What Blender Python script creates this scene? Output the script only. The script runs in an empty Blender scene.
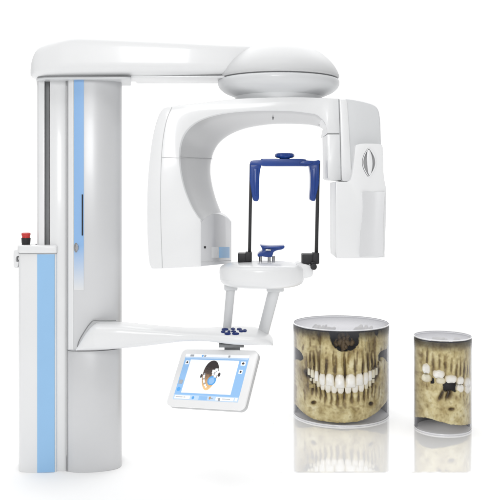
import bpy, bmesh, math, random
from mathutils import Vector, noise
random.seed(4)
sc = bpy.context.scene
COL = sc.collection
PI = math.pi

# ------------------------------------------------------------------ camera model
F, YH, HC, D0 = 850.0, 190.0, 1.128, 3.4          # focal (px of a 500 px picture), horizon row, eye height, distance
Z0_ = 0.0014                                       # top of the glossy board
def at(px, py, Y=0.0):
    d = D0 + Y
    return Vector(((px - 250.0) * d / F, Y, HC - (py - YH) * d / F))
def zat(py, Y): return HC - (py - YH) * (D0 + Y) / F
def xat(px, Y): return (px - 250.0) * (D0 + Y) / F
def on_z(px, py, z):
    d = (HC - z) * F / (py - YH)
    return Vector(((px - 250.0) * d / F, d - D0, z))

cam = bpy.data.cameras.new('camera')
cam.sensor_width = 36.0
cam.lens = 36.0 * F / 500.0
cam.shift_y = -(250.0 - YH) / 500.0
cam.clip_end = 500.0
cam.clip_start = 0.05
co = bpy.data.objects.new('camera', cam)
COL.objects.link(co)
co.location = (0, -D0, HC)
co.rotation_euler = (PI / 2, 0, 0)
sc.camera = co

# ------------------------------------------------------------------ materials
def new_mat(name):
    m = bpy.data.materials.new(name); m.use_nodes = True
    nt = m.node_tree
    return m, nt, nt.nodes['Principled BSDF']

def plain(name, col, rough=0.4, coat=0.0, metal=0.0, spec=0.5, emis=0.0, mottled=0.03, bump=0.0, bscale=900.0):
    m, nt, b = new_mat(name)
    b.inputs['Roughness'].default_value = rough
    b.inputs['Metallic'].default_value = metal
    b.inputs['Specular IOR Level'].default_value = spec
    b.inputs['Coat Weight'].default_value = coat
    b.inputs['Coat Roughness'].default_value = 0.08
    tc = nt.nodes.new('ShaderNodeTexCoord')
    n = nt.nodes.new('ShaderNodeTexNoise'); n.inputs['Scale'].default_value = 3.5; n.inputs['Detail'].default_value = 5
    nt.links.new(tc.outputs['Object'], n.inputs['Vector'])
    r = nt.nodes.new('ShaderNodeValToRGB')
    c0 = [max(0, c * (1 - mottled)) for c in col]; c1 = [min(1, c * (1 + mottled)) for c in col]
    r.color_ramp.elements[0].position = 0.3; r.color_ramp.elements[0].color = (*c0, 1)
    r.color_ramp.elements[1].position = 0.7; r.color_ramp.elements[1].color = (*c1, 1)
    nt.links.new(n.outputs['Fac'], r.inputs['Fac'])
    nt.links.new(r.outputs['Color'], b.inputs['Base Color'])
    if bump > 0:
        n2 = nt.nodes.new('ShaderNodeTexNoise'); n2.inputs['Scale'].default_value = bscale
        nt.links.new(tc.outputs['Object'], n2.inputs['Vector'])
        bp = nt.nodes.new('ShaderNodeBump'); bp.inputs['Strength'].default_value = bump; bp.inputs['Distance'].default_value = 0.001
        nt.links.new(n2.outputs['Fac'], bp.inputs['Height']); nt.links.new(bp.outputs['Normal'], b.inputs['Normal'])
    if emis > 0:
        nt.links.new(r.outputs['Color'], b.inputs['Emission Color'])
        b.inputs['Emission Strength'].default_value = emis
    return m

M = {}
M['white'] = plain('white_enamel', (0.80, 0.805, 0.81), 0.32, coat=0.30, mottled=0.012, bump=0.03)
M['satin'] = plain('satin_grey_plastic', (0.55, 0.555, 0.56), 0.3, coat=0.25, mottled=0.02)
M['column'] = plain('column_grey_lacquer', (0.64, 0.645, 0.655), 0.38, coat=0.12, metal=0.18, mottled=0.02, bump=0.03)
M['bright'] = plain('tablet_white', (0.90, 0.90, 0.90), 0.3, coat=0.3, mottled=0.01)
M['pearl'] = plain('pearl_grey_enamel', (0.66, 0.67, 0.68), 0.35, coat=0.2, mottled=0.02, bump=0.04)
M['silver'] = plain('silver_lacquer', (0.60, 0.605, 0.62), 0.3, coat=0.2, metal=0.25, mottled=0.03)
M['panel'] = plain('light_silver_panel', (0.74, 0.745, 0.755), 0.28, coat=0.3, metal=0.1, mottled=0.02)
M['dome'] = plain('dome_enamel', (0.59, 0.595, 0.60), 0.5, coat=0.05, mottled=0.012)
M['blue'] = plain('light_blue_panel', (0.30, 0.53, 0.80), 0.4, mottled=0.02)
M['navy'] = plain('navy_plastic', (0.006, 0.045, 0.25), 0.32, coat=0.08, mottled=0.15)
M['padnavy'] = plain('navy_touch_pad', (0.006, 0.022, 0.14), 0.55, spec=0.2, mottled=0.1)
M['black'] = plain('black_rubber', (0.012, 0.012, 0.014), 0.5, mottled=0.2)
M['dark'] = plain('dark_grey_channel', (0.26, 0.265, 0.27), 0.5, mottled=0.15)
M['groove'] = plain('seam_grey', (0.24, 0.245, 0.25), 0.6, mottled=0.05)
M['softgroove'] = plain('seam_shade_light_grey', (0.50, 0.505, 0.51), 0.6, mottled=0.05)
M['red'] = plain('red_plastic', (0.55, 0.02, 0.015), 0.35, coat=0.3, mottled=0.1)
M['steel'] = plain('steel', (0.55, 0.55, 0.56), 0.25, metal=0.9, mottled=0.05)
def tooth_material(name, crown, neck, amount):
    m, nt, b = new_mat(name); b.inputs['Roughness'].default_value = 0.25; b.inputs['Coat Weight'].default_value = 0.4
    tc = nt.nodes.new('ShaderNodeTexCoord'); sp = nt.nodes.new('ShaderNodeSeparateXYZ'); nt.links.new(tc.outputs['Generated'], sp.inputs[0])
    def math_(op, a, b_):
        k = nt.nodes.new('ShaderNodeMath'); k.operation = op
        for q, v_ in enumerate((a, b_)):
            if isinstance(v_, (int, float)): k.inputs[q].default_value = v_
            else: nt.links.new(v_, k.inputs[q])
        return k.outputs[0]
    side = math_('POWER', math_('ABSOLUTE', math_('MULTIPLY', math_('SUBTRACT', sp.outputs['X'], .5), 2.0), 0), 5.0)
    gum = math_('POWER', sp.outputs['Z'], 4.0)
    n = nt.nodes.new('ShaderNodeTexNoise'); n.inputs['Scale'].default_value = 60; nt.links.new(tc.outputs['Object'], n.inputs['Vector'])
    f = math_('MINIMUM', math_('ADD', math_('MULTIPLY', math_('ADD', side, gum), amount), math_('MULTIPLY', math_('SUBTRACT', n.outputs['Fac'], .42), .6)), 1.0)
    f = math_('MAXIMUM', f, 0.0)
    mx = nt.nodes.new('ShaderNodeMix'); mx.data_type = 'RGBA'
    nt.links.new(f, mx.inputs['Factor']); mx.inputs['A'].default_value = (*crown, 1); mx.inputs['B'].default_value = (*neck, 1)
    nt.links.new(mx.outputs['Result'], b.inputs['Base Color'])
    return m
M['tooth'] = tooth_material('tooth_enamel', (0.96, 0.95, 0.91), (0.66, 0.52, 0.24), 0.75)
M['back_tooth'] = tooth_material('back_tooth_enamel', (0.84, 0.80, 0.64), (0.52, 0.40, 0.18), 0.9)
M['pale_bone'] = plain('pale_bone', (0.90, 0.88, 0.76), 0.5, mottled=0.1)
M['back_grey'] = plain('dark_grey_back_wall', (0.16, 0.16, 0.175), 0.4, mottled=0.1)
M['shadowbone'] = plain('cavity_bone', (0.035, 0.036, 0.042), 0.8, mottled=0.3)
M['brownbone'] = plain('brown_bone', (0.17, 0.115, 0.055), 0.6, mottled=0.4, bump=0.6, bscale=60)
# lit tablet screen colours (the display gives off light)
M['scr_white'] = plain('screen_white', (0.86, 0.87, 0.88), 0.25, emis=0.3, mottled=0.0)
M['scr_blue'] = plain('screen_blue', (0.28, 0.50, 0.80), 0.25, emis=0.2, mottled=0.02)
M['scr_pale'] = plain('screen_pale_blue', (0.50, 0.66, 0.86), 0.25, emis=0.2, mottled=0.02)
M['scr_dark'] = plain('screen_dark', (0.055, 0.045, 0.045), 0.25, emis=0.1, mottled=0.2)
M['scr_tan'] = plain('screen_tan', (0.62, 0.34, 0.13), 0.25, emis=0.2, mottled=0.2)
M['scr_mid'] = plain('screen_mid_blue', (0.10, 0.36, 0.75), 0.25, emis=0.2, mottled=0.1)
M['scr_grey'] = plain('screen_grey', (0.38, 0.40, 0.43), 0.25, emis=0.1, mottled=0.1)

def strip_material():
    m, nt, b = new_mat('blue_strip_fading_to_white')
    b.inputs['Roughness'].default_value = 0.4
    tc = nt.nodes.new('ShaderNodeTexCoord'); sp = nt.nodes.new('ShaderNodeSeparateXYZ')
    nt.links.new(tc.outputs['Object'], sp.inputs[0])
    mr = nt.nodes.new('ShaderNodeMapRange')
    mr.inputs['From Min'].default_value = zat(289, 0); mr.inputs['From Max'].default_value = zat(245, 0)
    nt.links.new(sp.outputs['Z'], mr.inputs['Value'])
    r = nt.nodes.new('ShaderNodeValToRGB')
    r.color_ramp.elements[0].color = (0.74, 0.75, 0.76, 1); r.color_ramp.elements[1].color = (0.27, 0.47, 0.77, 1)
    nt.links.new(mr.outputs['Result'], r.inputs['Fac']); nt.links.new(r.outputs['Color'], b.inputs['Base Color'])
    return m
M['strip'] = strip_material()

def bone_material():
    m, nt, b = new_mat('tan_bone')
    b.inputs['Roughness'].default_value = 0.38
    b.inputs['Coat Weight'].default_value = 0.15
    tc = nt.nodes.new('ShaderNodeTexCoord')
    n = nt.nodes.new('ShaderNodeTexNoise'); n.inputs['Scale'].default_value = 20; n.inputs['Detail'].default_value = 10; n.inputs['Roughness'].default_value = 0.62
    nt.links.new(tc.outputs['Object'], n.inputs['Vector'])
    r = nt.nodes.new('ShaderNodeValToRGB'); e = r.color_ramp.elements
    e[0].position = 0.16; e[0].color = (0.17, 0.11, 0.035, 1)
    e[1].position = 0.80; e[1].color = (0.95, 0.90, 0.66, 1)
    x = e.new(0.36); x.color = (0.48, 0.37, 0.15, 1)
    x = e.new(0.56); x.color = (0.74, 0.64, 0.34, 1)
    nt.links.new(n.outputs['Fac'], r.inputs['Fac'])
    at_ = nt.nodes.new('ShaderNodeAttribute'); at_.attribute_name = 'stain_shade'  # brown stain with the shade of recesses painted in
    mx = nt.nodes.new('ShaderNodeMix'); mx.data_type = 'RGBA'; mx.blend_type = 'MULTIPLY'
    mx.inputs['Factor'].default_value = 1.0
    nt.links.new(r.outputs['Color'], mx.inputs['A']); nt.links.new(at_.outputs['Color'], mx.inputs['B'])
    nt.links.new(mx.outputs['Result'], b.inputs['Base Color'])
    n2 = nt.nodes.new('ShaderNodeTexNoise'); n2.inputs['Scale'].default_value = 70; n2.inputs['Detail'].default_value = 6
    nt.links.new(tc.outputs['Object'], n2.inputs['Vector'])
    bp = nt.nodes.new('ShaderNodeBump'); bp.inputs['Strength'].default_value = 0.8; bp.inputs['Distance'].default_value = 0.004
    nt.links.new(n2.outputs['Fac'], bp.inputs['Height']); nt.links.new(bp.outputs['Normal'], b.inputs['Normal'])
    return m
M['bone'] = bone_material()

def clear_wall(name, tint, lo, hi, power, rough=0.05):
    m, nt, b = new_mat(name)
    out = nt.nodes['Material Output']
    b.inputs['Base Color'].default_value = (*tint, 1); b.inputs['Roughness'].default_value = rough
    lw = nt.nodes.new('ShaderNodeLayerWeight'); lw.inputs['Blend'].default_value = 0.5
    pw = nt.nodes.new('ShaderNodeMath'); pw.operation = 'POWER'; pw.inputs[1].default_value = power
    nt.links.new(lw.outputs['Facing'], pw.inputs[0])
    mr = nt.nodes.new('ShaderNodeMapRange'); mr.inputs['To Min'].default_value = lo; mr.inputs['To Max'].default_value = hi
    nt.links.new(pw.outputs[0], mr.inputs['Value'])
    tr = nt.nodes.new('ShaderNodeBsdfTransparent'); mx = nt.nodes.new('ShaderNodeMixShader')
    nt.links.new(mr.outputs['Result'], mx.inputs['Fac'])
    nt.links.new(tr.outputs[0], mx.inputs[1]); nt.links.new(b.outputs[0], mx.inputs[2])
    nt.links.new(mx.outputs[0], out.inputs['Surface'])
    return m
M['glass_wall'] = clear_wall('clear_acrylic_wall', (0.46, 0.46, 0.49), 0.02, 0.92, 2.3)
M['glass_lid'] = clear_wall('frosted_acrylic_lid', (0.44, 0.44, 0.48), 0.36, 0.48, 1.0, 0.3)
M['glass_edge_shade'] = clear_wall('shade_acrylic_edge', (0.05, 0.05, 0.055), 0.75, 0.85, 1.0, 0.15)
def fading_shade():  # shade below the lid put into a dark band that fades downwards
    m, nt, b = new_mat('lid_shade_fade'); out = nt.nodes['Material Output']
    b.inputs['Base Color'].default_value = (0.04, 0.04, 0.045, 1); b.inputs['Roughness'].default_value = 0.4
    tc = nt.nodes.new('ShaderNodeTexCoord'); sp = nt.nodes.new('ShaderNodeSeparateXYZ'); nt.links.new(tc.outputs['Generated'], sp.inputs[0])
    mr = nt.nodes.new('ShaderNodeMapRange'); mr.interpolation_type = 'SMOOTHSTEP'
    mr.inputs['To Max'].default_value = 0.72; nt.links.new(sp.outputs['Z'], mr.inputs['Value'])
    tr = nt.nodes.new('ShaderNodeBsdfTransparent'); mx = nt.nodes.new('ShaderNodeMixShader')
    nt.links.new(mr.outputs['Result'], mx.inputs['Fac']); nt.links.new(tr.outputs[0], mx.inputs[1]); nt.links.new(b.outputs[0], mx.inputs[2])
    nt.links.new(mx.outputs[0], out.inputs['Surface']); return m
M['lid_shade'] = fading_shade()
M['white_edge'] = plain('polished_acrylic_edge', (0.85, 0.85, 0.87), 0.15, coat=0.5, mottled=0.0)
M['base_disc'] = plain('grey_acrylic_base', (0.80, 0.80, 0.82), 0.35, coat=0.2, mottled=0.03)
M['inner_dark'] = plain('smoky_core', (0.07, 0.07, 0.08), 0.7, mottled=0.1)

def floor_material(name, gloss, rough):
    m, nt, b = new_mat(name)
    out = nt.nodes['Material Output']
    df = nt.nodes.new('ShaderNodeBsdfDiffuse'); df.inputs['Color'].default_value = (0.96, 0.96, 0.96, 1)
    if gloss <= 0:
        tc = nt.nodes.new('ShaderNodeTexCoord'); n = nt.nodes.new('ShaderNodeTexNoise'); n.inputs['Scale'].default_value = 2.0
        nt.links.new(tc.outputs['Object'], n.inputs['Vector'])
        r = nt.nodes.new('ShaderNodeValToRGB')
        r.color_ramp.elements[0].color = (0.955, 0.955, 0.955, 1); r.color_ramp.elements[1].color = (0.97, 0.97, 0.97, 1)
        nt.links.new(n.outputs['Fac'], r.inputs['Fac']); nt.links.new(r.outputs['Color'], df.inputs['Color'])
        nt.links.new(df.outputs[0], out.inputs['Surface'])
        return m
    gl = nt.nodes.new('ShaderNodeBsdfGlossy'); gl.inputs['Roughness'].default_value = rough
    gl.inputs['Color'].default_value = (1, 1, 1, 1)
    mx = nt.nodes.new('ShaderNodeMixShader'); mx.inputs['Fac'].default_value = gloss
    nt.links.new(df.outputs[0], mx.inputs[1]); nt.links.new(gl.outputs[0], mx.inputs[2])
    nt.links.new(mx.outputs[0], out.inputs['Surface'])
    return m
M['floor'] = floor_material('white_studio_floor', 0, 0)
M['board'] = floor_material('glossy_white_board', 0.42, 0.05)

# ------------------------------------------------------------------ mesh helpers
def link(name, bm, m, parent=None, smooth=True, ang=35):
    bmesh.ops.recalc_face_normals(bm, faces=bm.faces)
    me = bpy.data.meshes.new(name); bm.to_mesh(me); bm.free()
    if smooth:
        for p in me.polygons: p.use_smooth = True
        me.set_sharp_from_angle(angle=math.radians(ang))
    mats = m if isinstance(m, (list, tuple)) else [m]
    for k in mats: me.materials.append(M[k])
    o = bpy.data.objects.new(name, me); COL.objects.link(o)
    if parent: o.parent = parent
    return o

def bevel(bm, off, seg=3, ang=40):
    if off <= 0: return
    bmesh.ops.recalc_face_normals(bm, faces=bm.faces)
    es = [e for e in bm.edges if len(e.link_faces) == 2 and e.calc_face_angle(0) > math.radians(ang)]
    bmesh.ops.bevel(bm, geom=es, offset=off, offset_type='OFFSET', segments=seg, profile=0.5, affect='EDGES', clamp_overlap=True)

def curve(pts, n=6, closed=False):
    """Catmull-Rom through pts; a point given as (x, y, 'c') is a sharp corner."""
    P = [Vector((p[0], p[1])) for p in pts]; C = [len(p) > 2 for p in pts]
    out = []; N = len(P)
    for i in range(N if closed else N - 1):
        j = (i + 1) % N
        p1, p2 = P[i], P[j]
        p0 = P[i - 1] if (closed or i > 0) and not C[i] else p1 - (p2 - p1)
        p3 = P[(j + 1) % N] if (closed or j < N - 1) and not C[j] else p2 + (p2 - p1)
        if C[i]: p0 = p1 - (p2 - p1)
        for k in range(n):
            t = k / n
            out.append(0.5 * ((2 * p1) + (p2 - p0) * t + (2 * p0 - 5 * p1 + 4 * p2 - p3) * t * t + (3 * p1 - p0 - 3 * p2 + p3) * t ** 3))
    if not closed: out.append(P[-1])
    return [(v.x, v.y) for v in out]

def prism_bm(pts, Yf, Yb, bev=0.0, seg=3, ang=40):
    """pixel outline read at depth Yf, extruded straight back to Yb"""
    bm = bmesh.new()
    f = [bm.verts.new(at(x, y, Yf)) for x, y in pts]
    b = [bm.verts.new((v.co.x, Yb, v.co.z)) for v in f]
    bm.faces.new(f); bm.faces.new(b[::-1])
    n = len(f)
    for i in range(n): bm.faces.new((f[i], b[i], b[(i + 1) % n], f[(i + 1) % n]))
    bevel(bm, bev, seg, ang)
    return bm
def prism(name, pts, Yf, Yb, m, parent=None, bev=0.0, seg=3, ang=40):
    return link(name, prism_bm(pts, Yf, Yb, bev, seg, ang), m, parent)

def plan_bm(plan, z0, z1, bev=0.0, seg=3, ang=40):
    """plan: list of (px column, Y) -> extruded from z0 to z1"""
    bm = bmesh.new()
    a = [bm.verts.new((xat(px, Y), Y, z0)) for px, Y in plan]
    b = [bm.verts.new((v.co.x, v.co.y, z1)) for v in a]
    bm.faces.new(a[::-1]); bm.faces.new(b); n = len(a)
    for i in range(n): bm.faces.new((a[i], a[(i + 1) % n], b[(i + 1) % n], b[i]))
    bevel(bm, bev, seg, ang)
    return bm

def box_bm(x0, x1, y0, y1, z0, z1, bev=0.0, seg=3, bm=None):
    b2 = bmesh.new()
    vs = [b2.verts.new((x, y, z)) for x in (x0, x1) for y in (y0, y1) for z in (z0, z1)]
    for q in ((0, 1, 3, 2), (4, 6, 7, 5), (0, 4, 5, 1), (2, 3, 7, 6), (0, 2, 6, 4), (1, 5, 7, 3)):
        b2.faces.new([vs[i] for i in q])
    bevel(b2, bev, seg)
    return b2

def pbox(name, x0, x1, y0, y1, Yf, Yb, m, parent, bev=0.003):
    a, b = at(x0, y1, Yf), at(x1, y0, Yf)
    return link(name, box_bm(a.x, b.x, Yf, Yb, a.z, b.z, bev), m, parent)

def lathe_bm(prof, c, n=64, sx=1.0, sy=1.0):
    """prof: (radius, z) pairs top to bottom around centre c (x, y)"""
    bm = bmesh.new(); rings = []
    for r, z in prof:
        if r < 1e-6: rings.append([bm.verts.new((c[0], c[1], z))])
        else: rings.append([bm.verts.new((c[0] + r * sx * math.cos(2 * PI * k / n), c[1] + r * sy * math.sin(2 * PI * k / n), z)) for k in range(n)])
    for A, B in zip(rings, rings[1:]):
        for k in range(n):
            k2 = (k + 1) % n
            if len(A) == 1 and len(B) == 1: continue
            if len(A) == 1: bm.faces.new((A[0], B[k], B[k2]))
            elif len(B) == 1: bm.faces.new((A[k], B[0], A[k2]))
            else: bm.faces.new((A[k], B[k], B[k2], A[k2]))
    return bm

def tube_bm(pts, r, n=10, bm=None):
    bm = bm or bmesh.new(); rings = []
    pts = [Vector(p) for p in pts]
    up = Vector((0.13, 1, 0.21)).normalized()
    for i, p in enumerate(pts):
        t = (pts[min(i + 1, len(pts) - 1)] - pts[max(i - 1, 0)]).normalized()
        u = t.cross(up)
        if u.length < 1e-3: u = t.cross(Vector((1, 0, 0)))
        u.normalize(); v = t.cross(u)
        rr = r[i] if isinstance(r, (list, tuple)) else r
        rings.append([bm.verts.new(p + rr * (math.cos(2 * PI * k / n) * u + math.sin(2 * PI * k / n) * v)) for k in range(n)])
    for A, B in zip(rings, rings[1:]):
        for k in range(n): bm.faces.new((A[k], B[k], B[(k + 1) % n], A[(k + 1) % n]))
    bm.faces.new(rings[0]); bm.faces.new(rings[-1][::-1])
    return bm

def seam(name, pts, Y, parent, r=0.0011, m='softgroove', n=6):
    c = curve(pts, n) if len(pts) > 2 else [p[:2] for p in pts]
    return link(name, tube_bm([at(x, y, Y) for x, y in c], r, 6), m, parent)

def loft_bm(secs, n=40, e=4.0):
    """secs: (x, ztop, zbot, Yc, half_depth); super-ellipse sections in the YZ plane"""
    bm = bmesh.new(); rings = []
    for s in secs:
        x, zt, zb, yc, hd = s[:5]; ee = s[5] if len(s) > 5 else e
        zc, hz = (zt + zb) / 2, (zt - zb) / 2
        ring = []
        for k in range(n):
            a = 2 * PI * (k + 0.5) / n
            c_, s_ = math.cos(a), math.sin(a)
            ring.append(bm.verts.new((x, yc + hd * math.copysign(abs(c_) ** (2 / ee), c_), zc + hz * math.copysign(abs(s_) ** (2 / ee), s_))))
        rings.append(ring)
    for A, B in zip(rings, rings[1:]):
        for k in range(n): bm.faces.new((A[k], B[k], B[(k + 1) % n], A[(k + 1) % n]))
    bm.faces.new(rings[0]); bm.faces.new(rings[-1][::-1])
    return bm

def resample_secs(rows, n=8):
    """smooth interpolation of section rows (first entry the parameter)"""
    out = []
    for i in range(len(rows) - 1):
        p1, p2 = rows[i], rows[i + 1]; p0 = rows[max(i - 1, 0)]; p3 = rows[min(i + 2, len(rows) - 1)]
        for k in range(n):
            t = k / n
            row = []
            for a, b, c, d in zip(p0, p1, p2, p3):
                # monotone-ish cubic with limited tangents
                m1, m2 = (c - a) / 2, (d - b) / 2
                if (c - b) * (b - a) <= 0: m1 = 0
                if (d - c) * (c - b) <= 0: m2 = 0
                h = c - b
                lim = 1.5 * abs(h)
                m1 = max(-lim, min(lim, m1)); m2 = max(-lim, min(lim, m2))
                row.append(b + m1 * t + (3 * h - 2 * m1 - m2) * t * t + (m1 + m2 - 2 * h) * t ** 3)
            out.append(row)
    out.append(list(rows[-1]))
    return out

def bool_cut(o, cutter):
    md = o.modifiers.new('cut', 'BOOLEAN'); md.object = cutter; md.operation = 'DIFFERENCE'; md.solver = 'EXACT'
    dg = bpy.context.evaluated_depsgraph_get(); dg.update()
    me = bpy.data.meshes.new_from_object(o.evaluated_get(dg))
    o.modifiers.clear(); o.data = me
    bpy.data.objects.remove(cutter, do_unlink=True)

# ------------------------------------------------------------------ setting
bm = bmesh.new()
vs = [bm.verts.new(p) for p in ((-9, -6, 0), (9, -6, 0), (9, 3.6, 0), (-9, 3.6, 0))]
bm.faces.new(vs)
fl = link('floor', bm, 'floor'); fl['kind'] = 'structure'
b0 = at(279, 472, 0.0)
bm = bmesh.new()
lo4 = [bm.verts.new(p) for p in ((xat(279, 0), -.006, .0002), (1.76, -.006, .0002), (1.76, 3.0, .0002), (xat(279, 0), 3.0, .0002))]
hi4 = [bm.verts.new((v.co.x + (.008 if v.co.x < 1 else -.008), v.co.y + (.008 if v.co.y < 1 else -.008), .0010)) for v in lo4]
bm.faces.new(lo4[::-1]); bm.faces.new(hi4)
for i in range(4): bm.faces.new((lo4[i], lo4[(i + 1) % 4], hi4[(i + 1) % 4], hi4[i]))
bd = link('glossy_floor', bm, 'board', None, smooth=False)
bd['kind'] = 'structure'

# ------------------------------------------------------------------ the X-ray unit
root = bpy.data.objects.new('dental_xray_unit', None); COL.objects.link(root)
root['label'] = 'white dental X-ray unit with tall column, C-shaped arm and tablet, standing on white floor'
root['category'] = 'X-ray unit'
ZT = zat(77.5, 0.06)                                   # top of the column, under the overhead arm

# --- rail column with its slot
plan = [(37.2, .024), (39, .012), (44.6, .010), (44.6, .06), (49.8, .06), (49.8, .010), (64, .008), (66.4, .014), (66.6, .20), (37.2, .20)]
rail = link('column', plan_bm(plan, 0.0, ZT, 0.002, 2), 'white', root)
link('rail_slot', plan_bm([(45, .047), (49.4, .047), (49.4, .058), (45, .058)], 0.01, ZT - .004, 0), 'dark', rail)

# --- carriage and base covers : curved shell in plan
cp = curve([(67.4, .05), (67.6, .004), (70, -.006), (74, -.012), (84, -.014), (95, -.010), (106, .004), (115, .024), (119.6, .046), (121.8, .08), (121.4, .15)], 4)
cp += [(119, .22), (68, .22)]
zmid = zat(350.5, 0)
carriage = link('carriage_cover', plan_bm(cp, zmid + .002, ZT, 0.0016, 2, 60), 'column', root)
cp2 = [(x, y + .006) for x, y in cp]
basec = link('base_cover', plan_bm(cp2, 0.0, zmid - .002, 0.0016, 2, 60), 'column', root)
# light edge beside the strip
def face_patch(name, x0, x1, y0, y1, m, parent, lift=.0012, n=8):
    """thin skin following the carriage front between two columns"""
    xs = [x0 + (x1 - x0) * k / n for k in range(n + 1)]
    fr = [p for p in cp if p[1] < .13]
    def Yat(px):
        best = None
        for (a, ya), (b, yb) in zip(fr, fr[1:]):
            if a <= px <= b and b > a: return ya + (yb - ya) * (px - a) / (b - a)
        return fr[0][1]
    pl = [(x, Yat(x) - lift) for x in xs] + [(x, Yat(x) + .003) for x in xs[::-1]]
    return link(name, plan_bm(pl, zat(y1, -.012), zat(y0, -.012), 0), m, parent)
face_patch('edge_trim', 68.6, 73.4, 78.2, 349.5, 'white', carriage, .0010)
strip = face_patch('blue_strip', 74, 83.8, 78.6, 290, 'strip', carriage, .0014)
link('card_slot', tube_bm([at(82.4, 194.5, -.0158), at(82.4, 235.5, -.0158)], .0028, 10), 'black', strip)
kb = link('side_button', lathe_bm([(0, .012), (.007, .012), (.009, .009), (.009, 0)], (0, 0), 20, 0.8, 1.4), 'steel', strip)
kb.rotation_euler = (PI / 2, 0, 0); kb.location = at(77.4, 247.5, -.010)
kd = link('button_recess', lathe_bm([(0, .004), (.012, .004), (.013, 0)], (0, 0), 20, 0.7, 1.6), 'dark', strip)
kd.rotation_euler = (PI / 2, 0, 0); kd.location = at(76.2, 247.6, -.011)
# seam between rail and carriage, its edge shadow drawn as a grey line
link('column_seam_shade', tube_bm([at(67.0, 79, .004), at(67.0, 471.5, .004)], .0014, 6), 'softgroove', root)

# --- stationary post in front, with cap, blue panel, hook and stop button
pp = curve([(18.6, .05), (19.4, .006), (24, -.004), (38, -.008), (50, -.005), (56.4, .003), (57.2, .05)], 4)
post = link('stationary_post', plan_bm(pp + [(57.2, .10), (18.6, .10)], 0, zat(253.4, 0), .001, 2, 60), 'white', root)
xs = [37.2 + (56.6 - 37.2) * k / 8 for k in range(9)]
def ppY(px):
    for (a, ya), (b, yb) in zip(pp, pp[1:]):
        if a <= px <= b and b > a: return ya + (yb - ya) * (px - a) / (b - a)
    return 0
link('blue_panel', plan_bm([(x, ppY(x) - .0015) for x in xs] + [(x, ppY(x) + .003) for x in xs[::-1]], 0.001, zat(254.2, 0), 0), 'blue', post)
pc = [(x + (-1.2 if x < 30 else (.7 if x > 50 else 0)), y - .006) for x, y in pp]
cap = link('post_cap', plan_bm(pc + [(58.0, .106), (17.4, .106)], zat(253.2, 0), zat(245.2, 0), .008, 4, 50), 'white', post)
link('cap_seam', tube_bm([Vector((xat(x, y), y - .001, zat(253.6, 0))) for x, y in pp[1:-1]], .0012, 6), 'softgroove', post)
c = at(26, 245.4, .04)
link('button_collar', lathe_bm([(0, c.z + .030), (.0185, c.z + .030), (.0175, c.z + .012), (.0165, c.z + .008), (.0165, c.z - .004)], (c.x, c.y), 28), 'black', post)
link('emergency_button', lathe_bm([(0, c.z + .052), (.014, c.z + .0515), (.0180, c.z + .049), (.0182, c.z + .044), (.0155, c.z + .036), (.0165, c.z + .0302), (0, c.z + .0302)], (c.x, c.y), 28), 'red', post)
link('cap_screw', lathe_bm([(0, .007), (.003, .006), (.004, 0)], (0, 0), 12), 'groove', post).location = at(36.2, 245.6, .03)
hk = curve([(19, 249.6), (15, 250.0), (13.4, 252), (13.2, 258), (13.3, 265, 'c'), (14.2, 267.6), (16.6, 268), (18, 265.6), (18.3, 262), (16.2, 262, 'c'), (15.8, 259), (16.6, 256.5), (19, 256)], 3)
prism('hook', hk, .02, .06, 'white', post, .003, 2)

# --- overhead arm
rows = []
for px, yt, yb, yc, hd in ((31.6, 73, 77, .07, .045), (32.4, 66, 77.3, .07, .075), (34.5, 57.5, 77.6, .07, .098), (38, 50.5, 77.8, .07, .113), (44, 45.4, 77.8, .07, .124),
                           (54, 40.8, 77.6, .07, .13), (66, 36.8, 77.4, .07, .132), (80, 35.0, 77.0, .07, .132), (110, 36.2, 76.2, .07, .132), (150, 38.4, 75.6, .07, .132),
                           (190, 40.6, 75.2, .075, .13), (225, 42.6, 74.8, .08, .12), (255, 44.2, 74.4, .08, .10), (282, 47, 74, .08, .06)):
    rows.append((xat(px, yc - hd * .6), zat(yt, yc - hd * .55), zat(yb, yc - hd * .8), yc, hd))
arm = link('overhead_arm', loft_bm(resample_secs(rows, 5), 48, 5.0), 'white', root)
pl = [(36.2, .03), (37.5, -.02), (44, -.042), (60, -.05), (100, -.05), (126, -.05), (131, -.046), (131, .17), (37, .17)]
link('mounting_plate', plan_bm(pl, zat(79.3, -.04), zat(76.6, -.04), .003, 3, 50), 'pearl', arm)
link('arm_seam', tube_bm([Vector((xat(x, y - .001), y - .001, zat(77.0 - (.5 if x > 60 else 0) * 0, -.042))) for x, y in pl[1:7]], .0018, 6), 'groove', arm)
link('underside_panel', box_bm(xat(131.6, 0), xat(225, 0), -.02, .16, zat(76.8, -.02) - .004, zat(75.4, -.02), .003), 'white', arm)

# --- dome cover and swivel hub under it
DC = (xat(278.6, .08), .08); S = (D0 + .08) / F
dprof = [(0, 43.0), (10, 43.3), (20, 44.7), (30, 47.6), (40, 52.6), (48, 58.8), (54, 65.0), (58, 71.0), (59.9, 75.4), (60.3, 77.6), (59.6, 79.0), (57.4, 79.4), (0, 79.4)]
dp = curve([(a, b) for a, b in dprof[:10]], 3) + dprof[10:]
dome = link('dome_cover', lathe_bm([(r * S, zat(y, .08)) for r, y in dp], DC, 96), 'dome', root, ang=50)
link('dome_seam', lathe_bm([(0, zat(79.2, .08)), (57.8 * S, zat(79.2, .08)), (58.6 * S, zat(80.5, .08)), (0, zat(80.5, .08))], DC, 96), 'groove', dome)
hp = [(0, 80.2), (58.8, 80.2)] + curve([(59.9, 80.8), (60.6, 82.6), (60.4, 85.4), (58.4, 89.2), (53.6, 93.0), (48, 95.4), (45, 96.6)], 4) + [(43.6, 97.2), (43.2, 102), (0, 102)]
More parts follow.
